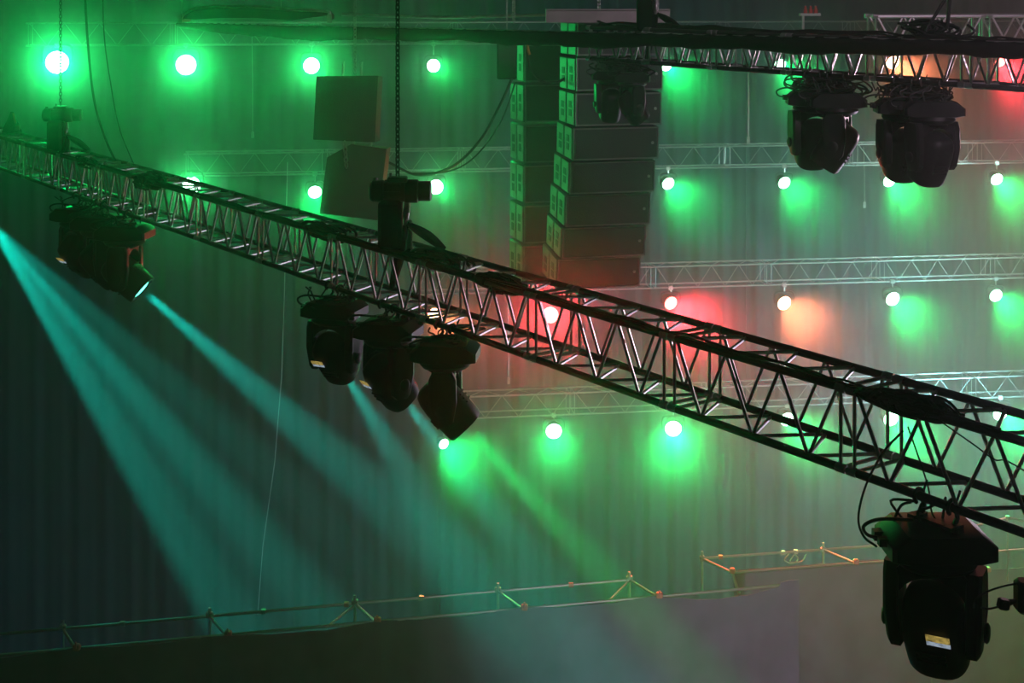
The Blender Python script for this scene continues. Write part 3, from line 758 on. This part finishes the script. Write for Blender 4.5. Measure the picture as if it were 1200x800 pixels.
MB().box((0, 0, 0), (24 * s, .1, 3 * s)).tube([(-.1, 0, 0), (-.1, .02, -.35)], .02, 6).build('plate', M['white'], root)
for k in (-5, 1, 7): MB().lathe([(0, .03), (.06, .03), (.065, .018), (.11, .018)], (k * s, 0, .02), n=10).build('plug', M['redplug'], root, label='red plug')
for x, y0, y1, d, lab in ((295, 26, 158, 29, 'thin wire hanging below the curved batten'), (876, 45, 164, 29, 'thin wire hanging left of the middle pair of moving heads'),
                        (1012, 172, 240, 30, 'thin wire between the two right-hand pairs of moving heads'), (595, 340, 446, 29, 'short thin wire hanging under the long truss')):
    mb = MB().tube([P(x, y0, d), P(x + 1, (y0 + y1) / 2, d), P(x + 1, y1, d)], .006, 5).box(P(x + 1, y1, d), (.05, .04, .12)); tag(mb.build('hanging_wire', M['steel']), lab, 'wire')
tag(MB().tube([P(337, 190, 28.35), P(333, 352, 28), P(330, 440, 28), P(322, 540, 28), P(308, 640, 28), P(302, 720, 28)], .008, 5).build('pale_rope', M['white']), 'thin pale rope hanging slightly slanted before the left backdrop', 'rope')

# ------------------------------------------------------------------ cables
cable('black_cable', [P(98, -40, 19), P(103, 50, 19), P(112, 125, 18.9), P(133, 184, 18.5), P(150, 200, 18.2)], .016, 'thick black cable curving down to the long truss at upper left')
cable('black_cable', [P(120, -40, 19), P(122, 40, 19), P(130, 100, 19), P(140, 150, 18.9), P(158, 196, 18.6)], .008, 'thin cable right of the thick one at upper left')
cable('black_cable', [P(600, 92, 20.2), P(585, 125, 20.3), P(562, 165, 20.5), P(530, 195, 20.6), P(490, 205, 20.6), P(455, 190, 21)], .020, 'thick cable swinging from the small box speaker down to the left', n=8)
cable('black_cable', [P(604, 96, 20.4), P(588, 140, 20.5), P(560, 180, 20.7), P(528, 200, 20.8), P(480, 203, 21)], .012, 'thinner cable beside the thick one left of the line arrays', n=8)
cable('black_cable', [P(618, 55, 20), P(622, 80, 20), P(634, 95, 20), P(650, 97, 20), P(662, 92, 20)], .020, 'cable looping between the small box speaker and the large line array', n=8)
cable('orange_strap', [P(617, 45, 19.8), P(619, 58, 19.8), P(621, 64, 19.8)], .022, 'short orange strap right of the small box speaker', m='orange', cat='strap')
def bundle(nm, pos, x0, x1, k, lab, r, seed, amp, rise, step=28, grp='cable bundles'):
    rr = random.Random(seed); mb = MB()
    for i in range(k):
        pts = []; x = x0
        while x <= x1:
            p = pos(x); pts.append(p + Vector((rr.uniform(-.3, .3) * amp, rr.uniform(-.8, .3) * amp, rise + rr.uniform(-.5, .8) * amp))); x += step
        if len(pts) > 1: mb.tube(curve_pts(pts, 4), r, 5)
    return tag(mb.build(nm, M['rubber']), lab, 'cables', grp)
bundle('cable_bundle', lambda x: mpos(x, 0, 1), 20, 560, 4, 'black cables laid along the upper front tube of the long truss, left half', .010, 3, .026, .02)
bundle('cable_bundle', lambda x: mpos(x, 0, 1), 560, 1180, 3, 'black cables laid along the upper front tube of the long truss, right half', .008, 4, .022, .032, step=36)
bundle('cable_bundle', lambda x: upos(x, .5, 1), 640, 1230, 4, 'black cables lying on the top truss', .012, 5, .05, .03)
def tangle(c, rad, k, r, label, seed, squash=(1, .6, .5), axis=None, grp='cable tangles'):
    rr = random.Random(seed); mb = MB(); ax = axis or Vector((1, 0, 0)); ax = ax.normalized(); up = Vector((0, 0, 1)); sd = ax.cross(up).normalized()
    for i in range(k):
        o1 = Vector((rr.gauss(0, .35), rr.gauss(0, .3), rr.gauss(0, .2))); pts = []; ph = rr.random() * 6.28; n = rr.randint(5, 8); q = rr.uniform(.4, 1)
        for j in range(n):
            g = ph + j * rr.uniform(.7, 1.2); v = Vector((math.cos(g) * q + o1.x, math.sin(g * .7) * .5 * q + o1.y, math.sin(g) * q * .8 + o1.z)) * rad
            pts.append(c + ax * v.x * squash[0] + sd * v.y * squash[1] + up * v.z * squash[2])
        mb.tube(curve_pts(pts, 5), r, 5)
    return tag(mb.build('cable_tangle', M['rubber']), label, 'cables', grp)
T = [(176, 0, 1, .22, 20, .014, 'dark cable tangle on the long truss beside the glaring green lamp'),
     (100, 0, 1, .16, 12, .012, 'cable tangle on the long truss just right of the left hoist'),
     (385, .2, 1, .20, 16, .013, 'cable tangle on the long truss left of the big hoist'),
     (515, .4, 1, .20, 22, .013, 'cable tangle on the long truss right of the big hoist'),
     (585, .1, 1, .17, 18, .012, 'cable tangle on the long truss left of the red lamp'),
     (1062, 0, 1, .15, 26, .011, 'big cable tangle on the long truss above the large moving head'),
     (1092, 0, 1, .12, 18, .009, 'looser loops at the right side of the big cable tangle')]
for i, (x, a, b, rad, k, r, lab) in enumerate(T):
    tangle(mpos(x, a, b) + Vector((0, 0, .01)), rad, k, r, lab, 100 + i, squash=(1.3, .6, .42), axis=mu)
tangle(upos(1090, .3, 1) + Vector((0, 0, .12)), .26, 14, .012, 'cable heap on the top truss above the right pair of moving heads', 131, squash=(1, .5, .35), axis=uu)
for x, lab in ((728, 'cable tangle over the pair of heads before the line array'), (968, 'cable tangle over the middle pair of moving heads'), (1077, 'cable tangle over the right-hand pair of moving heads')):
    tangle(upos(x, 0, 0) + Vector((0, 0, -.10)), .27, 34, .010, lab, int(x), squash=(1.1, .5, .38), axis=uu)
for x, lab in ((397, 'cable tangle above the left one of the middle moving heads'), (459, 'cable tangle above the centre one of the middle moving heads'), (520, 'cable tangle above the right one of the middle moving heads')):
    tangle(mpos(x - 2, 0, 0) + Vector((0, 0, -.13)), .15, 9, .009, lab, int(x), squash=(1.2, .5, .35), axis=Vector((1, .3, 0)))
c0 = mpos(1062, 0, 1)
d = c0.y
cable('black_cable', [P(1058, 505, d), P(1035, 530, d - .1), P(1015, 568, d - .15), P(1006, 605, d - .2), P(1012, 628, d - .2), P(1027, 640, d - .1)], .0065, 'thin black cable drooping to the large moving head', n=10)
cable('black_cable', [P(1100, 492, d), P(1140, 520, d - .3), P(1165, 538, d - .4), P(1180, 540, d - .5), P(1215, 560, d - .6)], .004, 'thin wire sagging through the right end of the long truss', n=10)
cable('black_cable', [P(1064, 500, d), P(1078, 540, d - .02), P(1088, 572, d), P(1092, 600, d - .05), P(1100, 612, d - .08)], .005, 'thin safety cable inside the long truss above the large moving head', n=8)
cable('black_cable', [P(1141, 712, 7.35), P(1143, 703, 7.3), P(1155, 694, 7.3), P(1175, 687, 7.3), P(1205, 681, 7.3)], .0055, 'upper of two cables running from the large moving head to the right edge', n=10)
cable('black_cable', [P(1150, 712, 7.35), P(1160, 713, 7.3), P(1172, 710, 7.3)], .0055, 'lower cable from the large moving head to the small connector', n=8)
root = thing('cable_connector', P(1176, 707.5, 7.3), 'small square black connector on the lower cable at the right edge', 'connector')
MB().box((0, 0, 0), (.056, .05, .052), Matrix.Rotation(.2, 3, 'Y'), bevel=.008).build('shell', M['plastic'], root); MB().lathe([(.02, .018), (.055, .012), (.07, .009)], (0, 0, 0), (1, 0, .25), 10).build('strain_relief', M['rubber'], root)
root = thing('edge_box', P(1203, 698, 7.3), 'plain black box cut off by the right edge of the picture', 'box')  # plain box in place of the next fixture on the truss
MB().box((0, 0, 0), (.11, .1, .16), bevel=.015).build('case', M['plastic'], root); MB().tube([(.06, 0, .05), (.06, 0, .45)], .012, 6).build('hanger', M['hoist'], root)
# strap with orange end on the far left of the long truss
p = mpos(14, .9, 1); root = thing('lifting_sling', p, 'black sling with an orange end standing on the far left of the long truss', 'sling')
MB().lathe([(0, .16), (.12, .12), (.26, .05), (.34, .02)], (0, 0, -.03), n=12).build('sling_body', M['drape'], root); MB().tube([(.06, -.12, .30), (.10, -.12, .14)], .016, 6).build('strap_end', M['orange'], root, label='orange strap end'); MB().box((.13, -.13, .08), (.07, .04, .09), bevel=.01).build('shackle', M['steel'], root)
for x, d, lab in ((1118, UD(1100) + .1, 'black steel sling rising from the top truss at the right'),):
    tag(MB().tube([P(1110, 34, d), P(x, -60, d)], .018, 6).tube([P(1085, 36, d), P(1125, -30, d)], .016, 6).build('steel_sling', M['rubber']), lab, 'sling')
